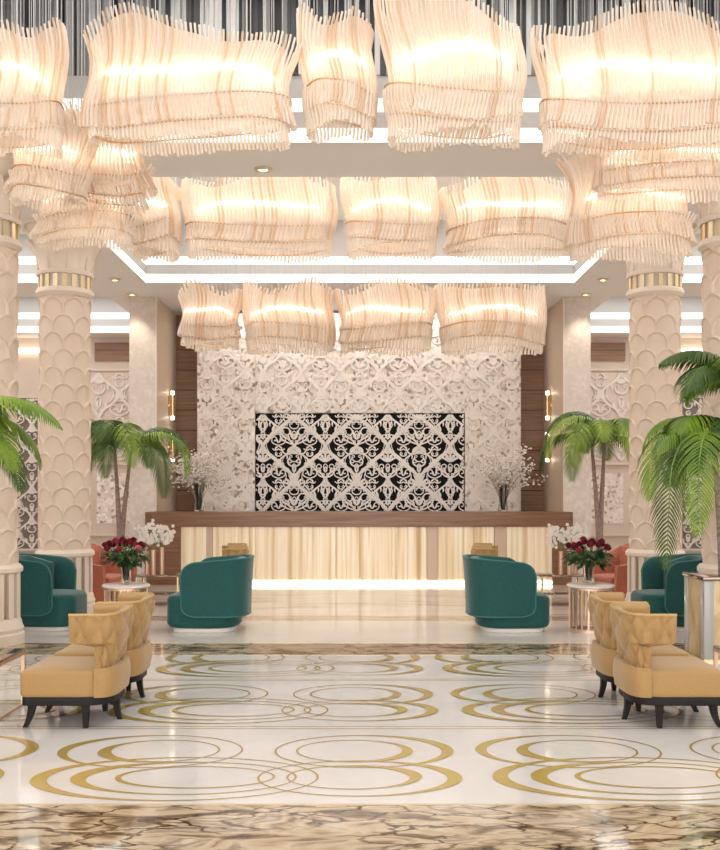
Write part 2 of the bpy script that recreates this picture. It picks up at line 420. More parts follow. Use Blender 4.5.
def spiral(cx, cz, r0, r1, a0, turns, n=18):
    return [(cx + (r0 + (r1 - r0) * t) * math.cos(a0 + turns * 2 * PI * t), cz + (r0 + (r1 - r0) * t) * math.sin(a0 + turns * 2 * PI * t)) for t in [i / n for i in range(n + 1)]]
def bez(p0, p1, p2, p3, n=12):
    return [tuple((1 - t) ** 3 * a + 3 * t * (1 - t) ** 2 * b + 3 * t * t * (1 - t) * c + t ** 3 * e for a, b, c, e in zip(p0, p1, p2, p3)) for t in [i / n for i in range(n + 1)]]
leafw = lambda m: (lambda t: m * (math.sin(PI * min(1, t * .97 + .02)) ** .7) + .004)
def damask():
    """half tile: list of (points, width); x in 0..0.5, z in 0..1, mirrored about x = 0"""
    T = []
    T.append(([(.25 + .235 * math.cos(2 * PI * i / 24), i / 24) for i in range(25)], .052))
    T.append(([(.25 + .16 * math.cos(2 * PI * i / 24) + .035, i / 24 + .03) for i in range(25)], .02))
    # heart scrolls at the bottom centre
    T.append((bez((.0, .02), (.10, .05), (.24, .08), (.22, .20)), .036)); T.append((spiral(.125, .205, .095, .03, 0, .85), .034)); T.append((bez((.0, .10), (.03, .12), (.06, .17), (.05, .24)), leafw(.05)))
    # palmette in the middle
    for k, a in enumerate((90, 62, 36, 10)):
        l = .20 - .018 * k; ca, sa = math.cos(math.radians(a)), math.sin(math.radians(a))
        T.append(([(ca * l * t * (1 + .10 * t), .40 + sa * l * t + .02 * t) for t in [i / 8 for i in range(9)]], leafw(.052)))
    T.append((bez((0, .37), (.08, .34), (.17, .36), (.17, .44)), .034)); T.append((spiral(.13, .45, .045, .02, 0, .8), .022))
    # crossing bar and second scroll set
    T.append((bez((.0, .70), (.09, .68), (.14, .78), (.06, .82)), .036)); T.append((spiral(.06, .775, .045, .016, PI / 2, -.9), .024))
    T.append((bez((0, .92), (.06, .86), (.16, .86), (.19, .93)), .034)); T.append((bez((0, .99), (.07, .98), (.12, .93), (.09, .88)), leafw(.05)))
    # motifs on the tile edge
    T.append((bez((.5, .53), (.42, .52), (.34, .58), (.36, .68)), .036)); T.append((spiral(.405, .685, .045, .018, PI, -.9), .026))
    for k, a in enumerate((90, 122, 152)):
        l = .17 - .015 * k; ca, sa = math.cos(math.radians(a)), math.sin(math.radians(a))
        T.append(([(.5 + ca * l * t, .76 + sa * l * t) for t in [i / 8 for i in range(9)]], leafw(.05)))
    T.append((bez((.5, .05), (.42, .03), (.37, .10), (.42, .17)), .034)); T.append((spiral(.44, .15, .04, .016, PI, .9), .024)); T.append((bez((.5, .20), (.46, .25), (.44, .32), (.5, .38)), leafw(.055)))
    T.append((bez((.5, .46), (.45, .44), (.42, .38), (.45, .33)), .03)); T.append((bez((.28, .34), (.33, .30), (.36, .24), (.33, .20)), leafw(.045)))
    T.append((bez((.26, .60), (.30, .66), (.28, .74), (.22, .76)), leafw(.045)))
    return T
DAM = damask()
def lattice(mb, x0, x1, z0, z1, y, d, W, H, xc=0, zc=None, k=1.0):
    nrib = 0
    zc = z0 if zc is None else zc
    i0 = math.floor((x0 - xc) / W - .5); i1 = math.ceil((x1 - xc) / W + .5); j1 = math.ceil((z1 - zc) / H); j0 = math.floor((z0 - zc) / H)
    for i in range(i0, i1 + 1):
        for j in range(j0, j1):
            for pts, w in DAM:
                for s in (-1, 1):
                    P = [(s * px_, pz) for px_, pz in pts]
                    cx = xc + i * W
                    # keep only the run of points inside the rectangle
                    run = []
                    for q in P + [(99, 99)]:
                        X, Z = cx + q[0] * W, zc + (j + q[1]) * H
                        if x0 <= X <= x1 and z0 <= Z <= z1: run.append(q)
                        else:
                            if len(run) > 1:
                                nrib += 1; ribbon(mb, run, (lambda t, w=w: w(t) * k) if callable(w) else w * k, y + .0006 * (nrib % 29), d, cx, zc + j * H, W, H)
                            run = []
def frame(mb, x0, x1, z0, z1, y0, y1, w):
    mb.box(x0, x1, y0, y1, z0, z0 + w); mb.box(x0, x1, y0, y1, z1 - w, z1); mb.box(x0, x0 + w, y0, y1, z0 + w, z1 - w); mb.box(x1 - w, x1, y0, y1, z0 + w, z1 - w)

# ------------------------------------------------------------------ reception screen
YS = 20.3
cx0, cx1 = PX(255, YS), PX(465, YS); zt = PZ(413, YS)
sx0, sx1 = PX(197, YS), PX(521, YS); zb = 0; ztop = 5.3
W, H = 1.27, 1.34; zref = PZ(512, YS)
t = thing('lattice_screen', 'white damask lattice on black behind the middle of the reception desk', 'screen', (0, YS, 0))
MB().box(cx0 + .01, cx1 - .01, .06, .14, zb, zt - .01).build('backing_panel', M['black_panel'], t)
m_ = MB(); lattice(m_, cx0 + .012, cx1 - .012, .95, zt - .012, -.01, .05, W, H, xc=PX(294, YS), zc=zref - H, k=.62); lattice(m_, cx0 + .012, cx1 - .012, .95, zt - .012, .02, .03, W / 2, H / 2, xc=PX(294, YS) + W / 4, zc=zref - H, k=.98); m_.build('lattice', M['lattice_white'], t)
def side_panel(x0, x1, z0, z1, label):
    t = thing('mosaic_panel', label, 'wall panel', ((x0 + x1) / 2, YS, 0)); xm = (x0 + x1) / 2
    MB().box(x0 - xm, x1 - xm, .03, .14, z0, z1).build('mosaic_backing', M['mosaic'], t)
    m_ = MB(); lattice(m_, x0 - xm + .03, x1 - xm - .03, max(z0, .95), z1, -.01, .035, W * .62, H * .62, zc=z0, k=1.25); m_.build('lattice', M['lattice_white'], t)
side_panel(sx0, cx0 - .004, zb, ztop, 'sparkling cream mosaic panel left of the black lattice')
side_panel(cx1 + .004, sx1, zb, ztop, 'sparkling cream mosaic panel right of the black lattice')
side_panel(cx0 + .001, cx1 - .001, zt + .002, ztop, 'wide sparkling mosaic panel above the black lattice')

# wall sconces on the inner pier faces
n_ = 0
for s, nm in ((-1, 'left'), (1, 'right')):
    for z0, z1, w in ((3.14, 3.64, 'upper'), (2.30, 2.82, 'lower')):
        t = thing('wall_sconce', '%s glowing tube sconce on the %s pier beside the reception desk' % (w, nm), 'sconce', (s * 3.84, 20.0, 0))
        MB().box(-.02, .02, -.05, .05, z0 + .05, z1 - .05).build('back_plate', M['gold'], t)
        cx = -s * .09
        MB().lathe([(.035, z0 + .04), (.035, z1 - .04)], 14, cx, 0).build('tube_body', M['gold'], t, 40)
        for z in (z0, z1): MB().lathe([(.034, z - .035), (.042, z), (.034, z + .035)], 14, cx, 0).build('glow_end', M['lamp'], t, 60)
        MB().box(min(0, cx), max(0, cx), -.012, .012, (z0 + z1) / 2 - .02, (z0 + z1) / 2 + .02).build('bracket', M['gold'], t)

# ------------------------------------------------------------------ reception desk
YD = 17.9
t = thing('reception_desk', 'long reception desk with walnut top and glowing onyx front', 'reception desk', (0, YD, 0))
dx0, dx1 = PX(145, YD), PX(573, YD)
MB().rbox(dx0, dx1, 0, .95, 1.04, 1.305, .008, 2).build('countertop', M['walnut_top'], t)
for x0, x1 in ((dx0 + .02, PX(180, YD)), (PX(553, YD), dx1 - .02)):
    MB().box(x0, x1, .02, .9, 0, 1.04).build('end_leg', M['walnut_top'], t)
pb = [180, 206, 212, 255, 336, 360, 392, 427, 438, 495, 507, 553]
for a, b in zip(pb, pb[1:]):
    narrow = b - a < 14
    x0, x1 = PX(a, YD) + .006, PX(b, YD) - .006
    o = MB()
    if narrow: o.box(x0, x1, .06, .14, .08, 1.04).build('divider', M['pier_side'], t)
    else: o.rbox(x0, x1, .05, .14, .08, 1.04, .01, 1).build('onyx_panel', M['onyx'], t)
MB().box(PX(180, YD), PX(553, YD), .14, .85, .0, 1.04).build('carcass', M['plaster'], t)
MB().box(PX(180, YD), PX(553, YD), .10, .14, .0, .10).build('toe_kick', M['white_gloss'], t)
MB().box(PX(178, YD), PX(555, YD), .05, .095, .025, .055).build('light_strip', emission('desk_led', (1, .90, .74), 3), t)

# ------------------------------------------------------------------ columns
def shaft_mesh():
    n, R, z0, z1 = 240, .325, .86, 4.40
    nz = 300; ns = 7; w = 2 * PI * R / ns; hrow = .235
    th = np.arange(n) * 2 * PI / n; z = np.linspace(z0, z1, nz)
    U = (th * R)[:, None] / w; V = (z - z0)[None, :] / w
    hr = hrow / w; Hh = np.full((n, nz), -1.0)
    best = np.full((n, nz), 0.0); done = np.zeros((n, nz), bool)
    for k in range(-3, int((z1 - z0) / hrow) + 3):
        off = .5 * (k % 2); du = (U - off + .5) % 1.0 - .5; dv = V - k * hr
        d = np.sqrt((du / .52) ** 2 + (np.maximum(dv, 0) / .62) ** 2)
        d = np.where(dv < 0, np.abs(du) / .52, d)
        ins = (d < 1) & (~done) & (dv > -1.2 * hr)
        val = .003 + .004 * np.clip(dv, 0, 1) + .024 * np.clip((d - .82) / .08, 0, 1)
        val = np.where(d > .95, val * .55, val)
        best = np.where(ins, val, best); done |= ins
    Rr = R + best
    mb = MB(); X = Rr * np.cos(th)[:, None]; Y = Rr * np.sin(th)[:, None]
    P = [[(float(X[i, j]), float(Y[i, j]), float(z[j])) for j in range(nz)] for i in range(n)]
    mb.grid(P, cu=True); return mb.mesh('shaft', M['stone'], 60)
SH = shaft_mesh()
def capital_mesh():
    mb = MB(); n = 144; nz = 26
    for tier, (z0, z1, r0, r1, ph, bulge) in enumerate(((4.70, 5.345, .335, .52, 0, .0), (4.70, 5.12, .345, .47, PI / 8, .0))):
        outer, inner = [], []
        for i in range(n):
            th = 2 * PI * i / n; a = (th + ph) * 8 / 2; pet = abs(math.cos(a)); row = []; 
            for j in range(nz):
                tt = j / (nz - 1); ztip = z0 + (z1 - z0) * (1 if tier == 0 else (.72 + .28 * pet ** .5))
                zz = z0 + (ztip - z0) * tt
                r = r0 + (r1 - r0) * tt ** 2.4 + .045 * tt * (pet ** .6) - .02 * (1 - pet) ** 3
                if tier == 1 and tt > .93: r += .012
                row.append((r * math.cos(th), r * math.sin(th), zz))
            # rib along the petal axis
            outer.append(row)
        mb.grid(outer, cu=True)
        ni = [[(p[0] * .93, p[1] * .93, p[2]) for p in (r[-1],)] + [(p[0], p[1], p[2]) for p in (r[-1],)] for r in outer]
        mb.grid(ni, cu=True)
    # raised ribs
    for k in range(8):
        a0 = 2 * PI * (k + .5) / 8
        pts = [((.345 + .20 * tt ** 2.4 + .02) * math.cos(a0), (.345 + .20 * tt ** 2.4 + .02) * math.sin(a0), 4.70 + .62 * tt) for tt in [i / 12 for i in range(13)]]
        mb.tube(pts, .016, 6)
    mb.lathe([(.30, 5.30), (.60, 5.30), (.61, 5.348), (.3, 5.348)], 8)
    return mb.mesh('capital', M['stone_pale'], 50)
CP = capital_mesh()
def lathe_mesh(nm, prof, m, n=64):
    return MB().lathe(prof, n).mesh(nm, m, 35)
RINGT = lathe_mesh('collar', [(.32, 4.645), (.375, 4.645), (.385, 4.66), (.385, 4.70), (.36, 4.715), (.34, 4.715)], M['stone_pale'])
RINGB = lathe_mesh('collar', [(.32, 4.36), (.35, 4.36), (.365, 4.38), (.39, 4.40), (.39, 4.44), (.375, 4.465), (.34, 4.465)], M['stone_pale'])
DRUM = lathe_mesh('band_core', [(.315, 4.46), (.335, 4.46), (.335, 4.65), (.315, 4.65)], M['stone_pale'])
tl = MB(); tl2 = MB()
def tile(mb, a, z0, z1, r0, r1, hw):
    mb.add([(r * math.cos(a + s * hw), r * math.sin(a + s * hw), z) for z in (z0, z1) for r in (r0, r1) for s in (-1, 1)],
           [(0, 1, 3, 2), (4, 6, 7, 5), (2, 3, 7, 6), (0, 4, 5, 1), (0, 2, 6, 4), (1, 5, 7, 3)])
tile(tl, 0, 4.468, 4.642, .32, .362, .085); GT = tl.mesh('gold_tile', M['gold_pale'], None)
tile(tl2, 0, .28, .79, .30, .372, .11); PS = tl2.mesh('pedestal_slat', M['stone_pale'], None)
BASET = lathe_mesh('shaft_ring', [(.30, .78), (.375, .78), (.40, .80), (.40, .84), (.375, .87), (.335, .885), (.30, .885)], M['stone_pale'])
BASEB = lathe_mesh('plinth', [(.0, .0), (.415, .0), (.415, .11), (.40, .13), (.41, .17), (.395, .20), (.385, .25), (.365, .285), (.30, .285)], M['stone_pale'])
PDRUM = lathe_mesh('pedestal_core', [(.33, .27), (.33, .80)], M['gold_pale'])
for x, y, lb in ((-4.16, 11.1, 'cream scale-carved column cut by the left edge of the photo'), (-4.1, 13.9, 'whole cream scale-carved column behind the left-hand teal chair'),
                 (4.1, 13.9, 'whole cream scale-carved column behind the right-hand palm'), (4.16, 11.1, 'cream scale-carved column cut by the right edge of the photo')):
    t = thing('column', lb, 'column', (x, y, 0), 0, 'scale-carved columns')
    for nm, me in (('plinth', BASEB), ('pedestal_core', PDRUM), ('shaft_ring', BASET), ('shaft', SH), ('collar', RINGB), ('band_core', DRUM), ('collar', RINGT), ('capital', CP)): link(nm, me, t)
    for k in range(18):
        o = link('gold_tile', GT, t); o.rotation_euler = (0, 0, 2 * PI * k / 18 + .1)
    for k in range(16):
        o = link('pedestal_slat', PS, t); o.rotation_euler = (0, 0, 2 * PI * k / 16)

# ------------------------------------------------------------------ chandeliers
def chandelier(label, x0, x1, y0, y1, D, b, seed, pitch, rr, top, lean=0.0, flare=.045, tail=True):
    rnd = random.Random(seed)
    a = (x1 - x0) / 2 / F * D - .04; X = PX((x0 + x1) / 2, D); zt, zb = PZ(y0, D), PZ(y1, D); h = zt - zb
    t = thing('chandelier', label, 'chandelier', (X, D, zb), 0, 'crystal rod chandeliers')
    slope = {14: -.17, 22: -.07, 1: .05, 35: -.02, 3: -.03}.get(seed, 0)
    ph1, ph2, ph3 = rnd.uniform(0, 6.28), rnd.uniform(0, 6.28), rnd.uniform(0, 6.28)
    def path(th, k=1.0):
        c, s = math.cos(th), math.sin(th); e = .72
        w = 1 + .06 * math.sin(3 * th + ph1)
        return Vector((a * k * abs(c) ** e * (1 if c > 0 else -1), b * k * w * abs(s) ** e * (1 if s > 0 else -1) + .10 * b * math.sin(2.5 * c + ph2), 0))
    per = 4 * (a + b) * .83; n = int(per / pitch)
    # even spacing along the path
    fine = [path(2 * PI * i / 720) for i in range(721)]; acc = [0]
    for p, q in zip(fine, fine[1:]): acc.append(acc[-1] + (q - p).length)
    ths = []; j = 0
    for i in range(n):
        s = acc[-1] * i / n
        while acc[j + 1] < s: j += 1
        ths.append(2 * PI * (j + (s - acc[j]) / max(1e-9, acc[j + 1] - acc[j])) / 720)
    def ztop(th):
        c = math.cos(th); return h * (1 - .07 - .055 * math.sin(2.2 * c * 1.6 + ph1) - .045 * math.sin(5 * c + ph2) - .02 * rnd.random() - .05 * abs(c) ** 4 + slope * c)
    def zbot(th):
        c = math.cos(th); return h * (.13 + .05 * math.sin(3 * c + ph3) + .02 * rnd.random())
    def off(tt, th):   # outward offset along the rod, top to bottom
        return flare * (.9 * (1 - tt) ** 2 - .75 * math.sin(PI * tt) * .6 + .15 * tt) * (1 + .4 * math.sin(th * 2 + ph3))
    def rod(mb, th, k, z1, z0, wob):
        p = path(th, k); q = path(th + .01, k) - path(th - .01, k); nn = Vector((q.y, -q.x, 0)); nn = nn.normalized() if nn.length else Vector((0, -1, 0))
        tg = q.normalized() if q.length else Vector((1, 0, 0)); m = 8; pts = []
        sh = lean + .05 * h * math.sin(1.7 * math.cos(th) * 2 + ph1)
        for i in range(m + 1):
            tt = i / m; pts.append(p + nn * off(tt, th) * wob + Vector((sh * (.5 - tt) * .8 + .035 * h * math.sin(tt * 5.5 + ph2 + math.cos(th)), 0, 0)) * wob + Vector((0, 0, z1 + (z0 - z1) * tt)))
        mb.tube(pts, lambda u: rr * (.85 + .3 * u), 5)
    order = sorted(range(n), key=lambda i: path(ths[i]).y)   # nearest rods first
    near = set(order[:100]); rest = MB(); hue = random.Random(seed + 50)
    for i in range(n):
        th = ths[i]; z1, z0 = ztop(th), zbot(th)
        if i in near:
            m_ = MB(); rod(m_, th, 1, z1, z0, 1); m_.build('glass_rod', M[hue.choice(('rod', 'rod_highlight', 'rod_highlight', 'rod_amber_shade', 'rod'))], t, 60)
        else: rod(rest, th, 1, z1, z0, 1)
    if tail:   # short inner tier
        for i in range(0, n):
            th = ths[i]; rod(rest, th, .955, h * (.36 + .03 * math.sin(3 * math.cos(th))), h * (.0 + .03 * math.sin(4 * math.cos(th) + ph1) + .03 * rnd.random()), .35)
    o = rest.build('glass_rod', [M['rod_tip']], t, 60); o['kind'] = 'stuff'; o['label'] = 'paler inner and rear crystal rods'
    P = []
    for i in range(120):
        th = 2 * PI * i / 120; c = math.cos(th); z1 = h * (.86 - .055 * math.sin(2.2 * c * 1.6 + ph1) - .045 * math.sin(5 * c + ph2) - .05 * abs(c) ** 4 + slope * c); z0 = h * (.22 + .05 * math.sin(3 * c + ph3)); row = []
        q = path(th + .01) - path(th - .01); nn = Vector((q.y, -q.x, 0)).normalized()
        for j in range(9):
            tt = j / 8; row.append(tuple(path(th, .90) + nn * off(tt, th) * .9 + Vector((0, 0, z1 + (z0 - z1) * tt))))
        P.append(row)
    g_ = MB(); g_.grid(P, cu=True); o = g_.build('glass_liner', M['liner'], t, 80); o['label'] = 'smooth peach glass sheet behind the rods'
    for k, zz, nm in ((.985, .33, 'gold_rail'), (.94, .13, 'gold_rail')):
        pts = []
        for i in range(72):
            th = 2 * PI * i / 72; p = path(th, k)
            pts.append(p + Vector((0, 0, h * (zz + .05 * math.sin(2.2 * math.cos(th) + ph3)))))
        MB().tube(pts, rr * .6, 5, closed=True).build(nm, M['rail_gold'], t, 60)
    pts = []
    for i in range(49):
        th = -PI / 2 + (i / 24 - 1) * 1.02; q = path(th + .01) - path(th - .01); nn = Vector((q.y, -q.x, 0)).normalized()
        pts.append(path(th, .935) + nn * off(.48, th) * .9 + Vector((0, 0, h * (.56 - .06 * math.cos(th) ** 2 + .02 * math.sin(5 * math.cos(th) + ph1)))))
    MB().tube(pts, lambda u: .022 * h * (.35 + .65 * math.sin(PI * u) ** .6), 6).build('light_strip', M['chand_led'], t, 60)
    l = bpy.data.lights.new('chandelier_lamp', 'POINT'); l.energy = 3.0 * min(1, a); l.color = (1, .955, .91); l.shadow_soft_size = .07
    for kx in (-.6, 0, .6):
        o = bpy.data.objects.new('chandelier_lamp', l); C.objects.link(o); o.parent = t; o.location = (a * kx, 0, h * .52)
    for i in range(0, n, max(1, n // 16)):
        p = path(ths[i], .9)
        MB().tube([p + Vector((0, 0, h * .5)), p + Vector((0, 0, top - zb))], .0035, 4).build('suspension_wire', M['wire'], t)
    return t
T1, T2 = 7.3, 6.45
chandelier('tall crystal chandelier cut by the upper left edge of the photo', -45, 66, 24, 150, 9.0, .24, 1, .036, .0122, T1)
chandelier('widest crystal chandelier of the front row, upper left', 84, 297, 24, 146, 9.0, .24, 22, .036, .0122, T1, .03)
chandelier('narrow tall crystal chandelier left of the photo centre', 299, 377, 12, 134, 9.1, .22, 3, .036, .0122, T1, -.03)
chandelier('crystal chandelier right of the photo centre reaching the top edge', 379, 526, -4, 143, 8.9, .24, 14, .036, .0122, T1, -.04, .07)
chandelier('big crystal chandelier at the upper right of the photo', 534, 742, 16, 152, 9.0, .24, 35, .036, .0122, T1, -.03)
chandelier('twisting crystal cluster hanging lower beside the left edge', 8, 92, 112, 206, 9.5, .19, 6, .036, .0122, T1, .06, .14)
chandelier('swirling crystal cluster under the widest chandelier', 60, 150, 108, 208, 9.87, .17, 7, .036, .0122, T1, -.10, .16)
chandelier('lowest crystal cluster hanging before the left column capital', 34, 138, 164, 246, 10.22, .18, 8, .036, .0122, T1, .08, .14)
chandelier('crystal cluster filling the gap under the upper right chandelier', 592, 742, 122, 196, 9.55, .22, 9, .036, .0122, T1, .05, .12)
chandelier('lowest crystal cluster hanging before the right column capital', 566, 694, 150, 258, 10.1, .25, 41, .036, .0122, T1, .08, .14)
chandelier('short crystal chandelier at the left end of the second row', 130, 180, 172, 256, 14.4, .4, 11, .054, .0175, T2, -.1, .12)
chandelier('long crystal chandelier in the second row left of centre', 182, 337, 176, 256, 14.4, .42, 12, .054, .0175, T2, .03)
chandelier('crystal chandelier in the second row just right of centre', 342, 440, 176, 254, 14.4, .42, 13, .054, .0175, T2)
chandelier('crystal chandelier at the right end of the second row', 443, 574, 176, 256, 14.4, .42, 24, .054, .0175, T2, -.03)
chandelier('crystal chandelier at the left end of the rear row', 180, 241, 286, 348, 16.5, .42, 15, .058, .020, T2)
chandelier('crystal chandelier in the rear row left of centre', 243, 335, 282, 352, 16.6, .42, 16, .058, .020, T2)
chandelier('crystal chandelier in the rear row just right of centre', 337, 435, 282, 352, 16.5, .42, 17, .058, .020, T2)
chandelier('crystal chandelier at the right end of the rear row', 437, 546, 282, 352, 16.6, .42, 18, .058, .020, T2)

# recessed downlights
for i, (x, y, lb) in enumerate(((-4.24, 15.7, 'recessed downlight behind the left column capital'), (-4.24, 17.3, 'middle recessed downlight in the left soffit'), (-4.24, 18.6, 'recessed downlight nearest the left pier'),
                  (4.2, 15.7, 'recessed downlight behind the right column capital'), (4.2, 17.3, 'middle recessed downlight in the right soffit'), (4.2, 18.6, 'recessed downlight nearest the right pier'),
                  (-1.1, 11.35, 'recessed downlight in the cross beam left of centre'))):
    t = thing('ceiling_downlight', lb, 'downlight', (x, y, ZS), 0, 'recessed ceiling downlights')
    MB().lathe([(.06, -.002), (.10, -.002), (.10, -.02), (.075, -.035), (.06, -.02)], 20, cap=False).build('trim_ring', M['gold_pale'], t, 40)
    MB().lathe([(.0, -.012), (.06, -.012)], 16, cap=False).build('lens', M['lamp'], t)

# ------------------------------------------------------------------ upholstery helpers
def superpath(u, xb, xf, hw, e=.62):
    """u in -1..1 around the back: u=0 rear centre, +-1 front ends; straight arms then a rounded rear"""
    a = abs(u); s = 1 if u > 0 else -1
    xm = xb + (xf - xb) * .45
    if a > .6:
        k = (a - .6) / .4; return (xm + (xf - xm) * k, s * hw)
    th = a / .6 * PI / 2
    return (xm - (xm - xb) * max(0, math.cos(th)) ** e, s * hw * max(0, math.sin(th)) ** e)
def normal2(u, *p):
    a = superpath(u - .004, *p); b = superpath(u + .004, *p); dx, dy = b[0] - a[0], b[1] - a[1]; n = math.hypot(dx, dy) or 1
    return (-dy / n, dx / n) if False else (dy / n * -1, dx / n)
def shell(mb, zfun, prm, thick, nu=64, nv=18, umax=None, disp=None, lean=0.0, rsc=None):
    """closed curved shell: outer surface, inner surface and rolled edges"""
    O, I = [], []
    for i in range(nu + 1):
        ro, ri = [], []
        for j in range(nv + 1):
            v = j / nv
            um = umax(v) if umax else 1.0
            u = -um + 2 * um * i / nu
            x, y = superpath(u, *prm); nx, ny = normal2(u, *prm)
            # make the normal point away from the seat
            cxm = (prm[0] + prm[1]) / 2
            if nx * (x - cxm) + ny * y < 0 and abs(u) < .6: nx, ny = -nx, -ny
            if abs(u) >= .6: nx, ny = 0, (1 if u > 0 else -1)
            z0, z1 = zfun(u); z = z0 + (z1 - z0) * v
            k = rsc(v) if rsc else 0
            d = disp(u, z) if disp else 0
            edge = min(1, min(i, nu - i) / 2.5, min(j, nv - j) / 1.5); th = thick * (.55 + .45 * edge ** .5)
            L = lean * (v ** 1.5)
            ro.append((x + nx * (k + d * edge + L), y + ny * (k + d * edge + L), z))
            ri.append((x + nx * (k - th + L), y + ny * (k - th + L), z))
        O.append(ro); I.append(ri)
    mb.grid(O); mb.grid([r[::-1] for r in I])
    mb.grid([[O[i][nv], I[i][nv]] for i in range(nu + 1)]); mb.grid([[I[i][0], O[i][0]] for i in range(nu + 1)])
    mb.grid([[I[0][j], O[0][j]] for j in range(nv + 1)][::-1]); mb.grid([[O[nu][j], I[nu][j]] for j in range(nv + 1)][::-1])
    return O, I
def prism(mb, pts, z0, z1, b=.03, top_dome=0.0):
    """soft-edged upholstered block from a plan outline"""
    n = len(pts); cx = sum(p[0] for p in pts) / n; cy = sum(p[1] for p in pts) / n
    def ring(k, z): return [(cx + (x - cx) * k, cy + (y - cy) * k, z) for x, y in pts]
    rr = max(math.hypot(p[0] - cx, p[1] - cy) for p in pts); rows = []
    for a in range(5):
        t_ = a / 4 * PI / 2; rows.append(ring(1 - b * (1 - math.sin(t_)) / rr, z0 + b * (1 - math.cos(t_))))
    for a in range(5):
        t_ = a / 4 * PI / 2; rows.append(ring(1 - b * (1 - math.cos(t_)) / rr, z1 - b * (1 - math.sin(t_))))
    for k, dz in ((.8, .6), (.5, .9), (.2, 1.0)): rows.append(ring(k * (1 - b / rr), z1 + top_dome * dz))
    P = [[rows[j][i] for j in range(len(rows))] for i in range(n)]
    o = len(mb.v); mb.grid(P, cu=True); m = len(rows)
    mb.f.append(tuple(o + i * m for i in range(n))[::-1]); mb.f.append(tuple(o + i * m + m - 1 for i in range(n))); mb.mi += [0, 0]
def d_outline(xb, xf, hw, rf=.05, n=40, e=.62):
    pts = []
    for i in range(n + 1):
        u = -.6 + 1.2 * i / n; pts.append(superpath(u, xb, xf, hw, e))
    fr = []
    for k in range(7):
        a = PI / 2 * (1 - k / 6); fr.append((xf - rf + rf * math.cos(a), hw - rf + rf * math.sin(a)))
    for k in range(7):
        a = -PI / 2 * k / 6; fr.append((xf - rf + rf * math.cos(a), -hw + rf + rf * math.sin(a)))
    return pts + fr

# ------------------------------------------------------------------ mustard tufted chairs
def mustard_chair(label):
    t = thing('tufted_chair', label, 'chair', (0, 0, 0), 0, 'mustard tufted chairs')
    prm = (-.33, -.02, .325, .62)
    mb = MB(); prism(mb, d_outline(-.31, .34, .325, .035), .225, .415, .03, .012); mb.build('seat', M['mustard'], t, 50)
    tf = lambda u, z: .034 * (abs(math.sin(11.5 * u + 13 * z) * math.sin(11.5 * u - 13 * z))) ** .5 - .018
    # lower rear upholstery roll
    low = MB(); shell(low, lambda u: (.225, .43), prm, .06, 48, 8, lambda v: .60, lambda u, z: .022 * math.sin(PI * min(1, max(0, (z - .225) / .205))) ** .6 - .01)
    low.build('rear_roll', M['mustard'], t, 60)
    um = lambda v: .60 + .40 * sm(.50, .56, v)
    rs = lambda v: -.05 + .075 * sm(0, .9, v)
    bk = MB(); O, I = shell(bk, lambda u: (.36, .81), prm, .085, 72, 40, um, tf, 0, rs); bk.build('backrest', M['mustard'], t, 60)
    # piping along the rim
    MB().tube([Vector(O[i][40]) + Vector((0, 0, .006)) for i in range(73)], .010, 6).build('piping', M['mustard_pipe'], t, 60)
    fr = MB(); prism(fr, d_outline(-.31, .33, .315, .035), .165, .228, .006); fr.build('base_rail', M['dark_wood'], t, 40)
    for x, y, dx in ((.27, .25, .05), (.27, -.25, .05), (-.12, .27, 0), (-.12, -.27, 0), (-.27, 0, -.03)):
        lg = MB(); pr = []
        for k in range(6):
            v = k / 5; w = .026 - .010 * (1 - v); xx = x + dx * (1 - v) ** 2
            pr.append([(xx - w, y - w, .17 * v), (xx + w, y - w, .17 * v), (xx + w, y + w, .17 * v), (xx - w, y + w, .17 * v)])
        lg.grid(pr, cv=True); n0 = 0; lg.f.append((0, 1, 2, 3)[::-1]); lg.mi.append(0)
        lg.build('leg', M['dark_wood'], t, 40)
    return t
mc = mustard_chair('nearest mustard tufted chair on the left, whole seat in view')
mc.location = (-2.08, 7.42, 0); mc.rotation_euler = (0, 0, PI)
copy_tree(mc, (-2.08, 8.2, 0), PI, 'mustard tufted chair half hidden behind the nearest left one')
copy_tree(mc, (2.26, 7.42, 0), 0, 'nearest mustard tufted chair on the right, cut by the frame')
copy_tree(mc, (2.27, 8.2, 0), 0, 'mustard tufted chair half hidden behind the nearest right one')
copy_tree(mc, (-2.08, 15.3, 0), PI, 'far mustard chair peeking over the left of the two middle teal chairs')
copy_tree(mc, (-2.2, 16.15, 0), PI, 'farthest mustard chair, by the onyx desk front on the left')
copy_tree(mc, (2.08, 15.3, 0), 0, 'far mustard chair peeking over the right of the two middle teal chairs')
copy_tree(mc, (2.2, 16.15, 0), 0, 'farthest mustard chair, by the onyx desk front on the right')

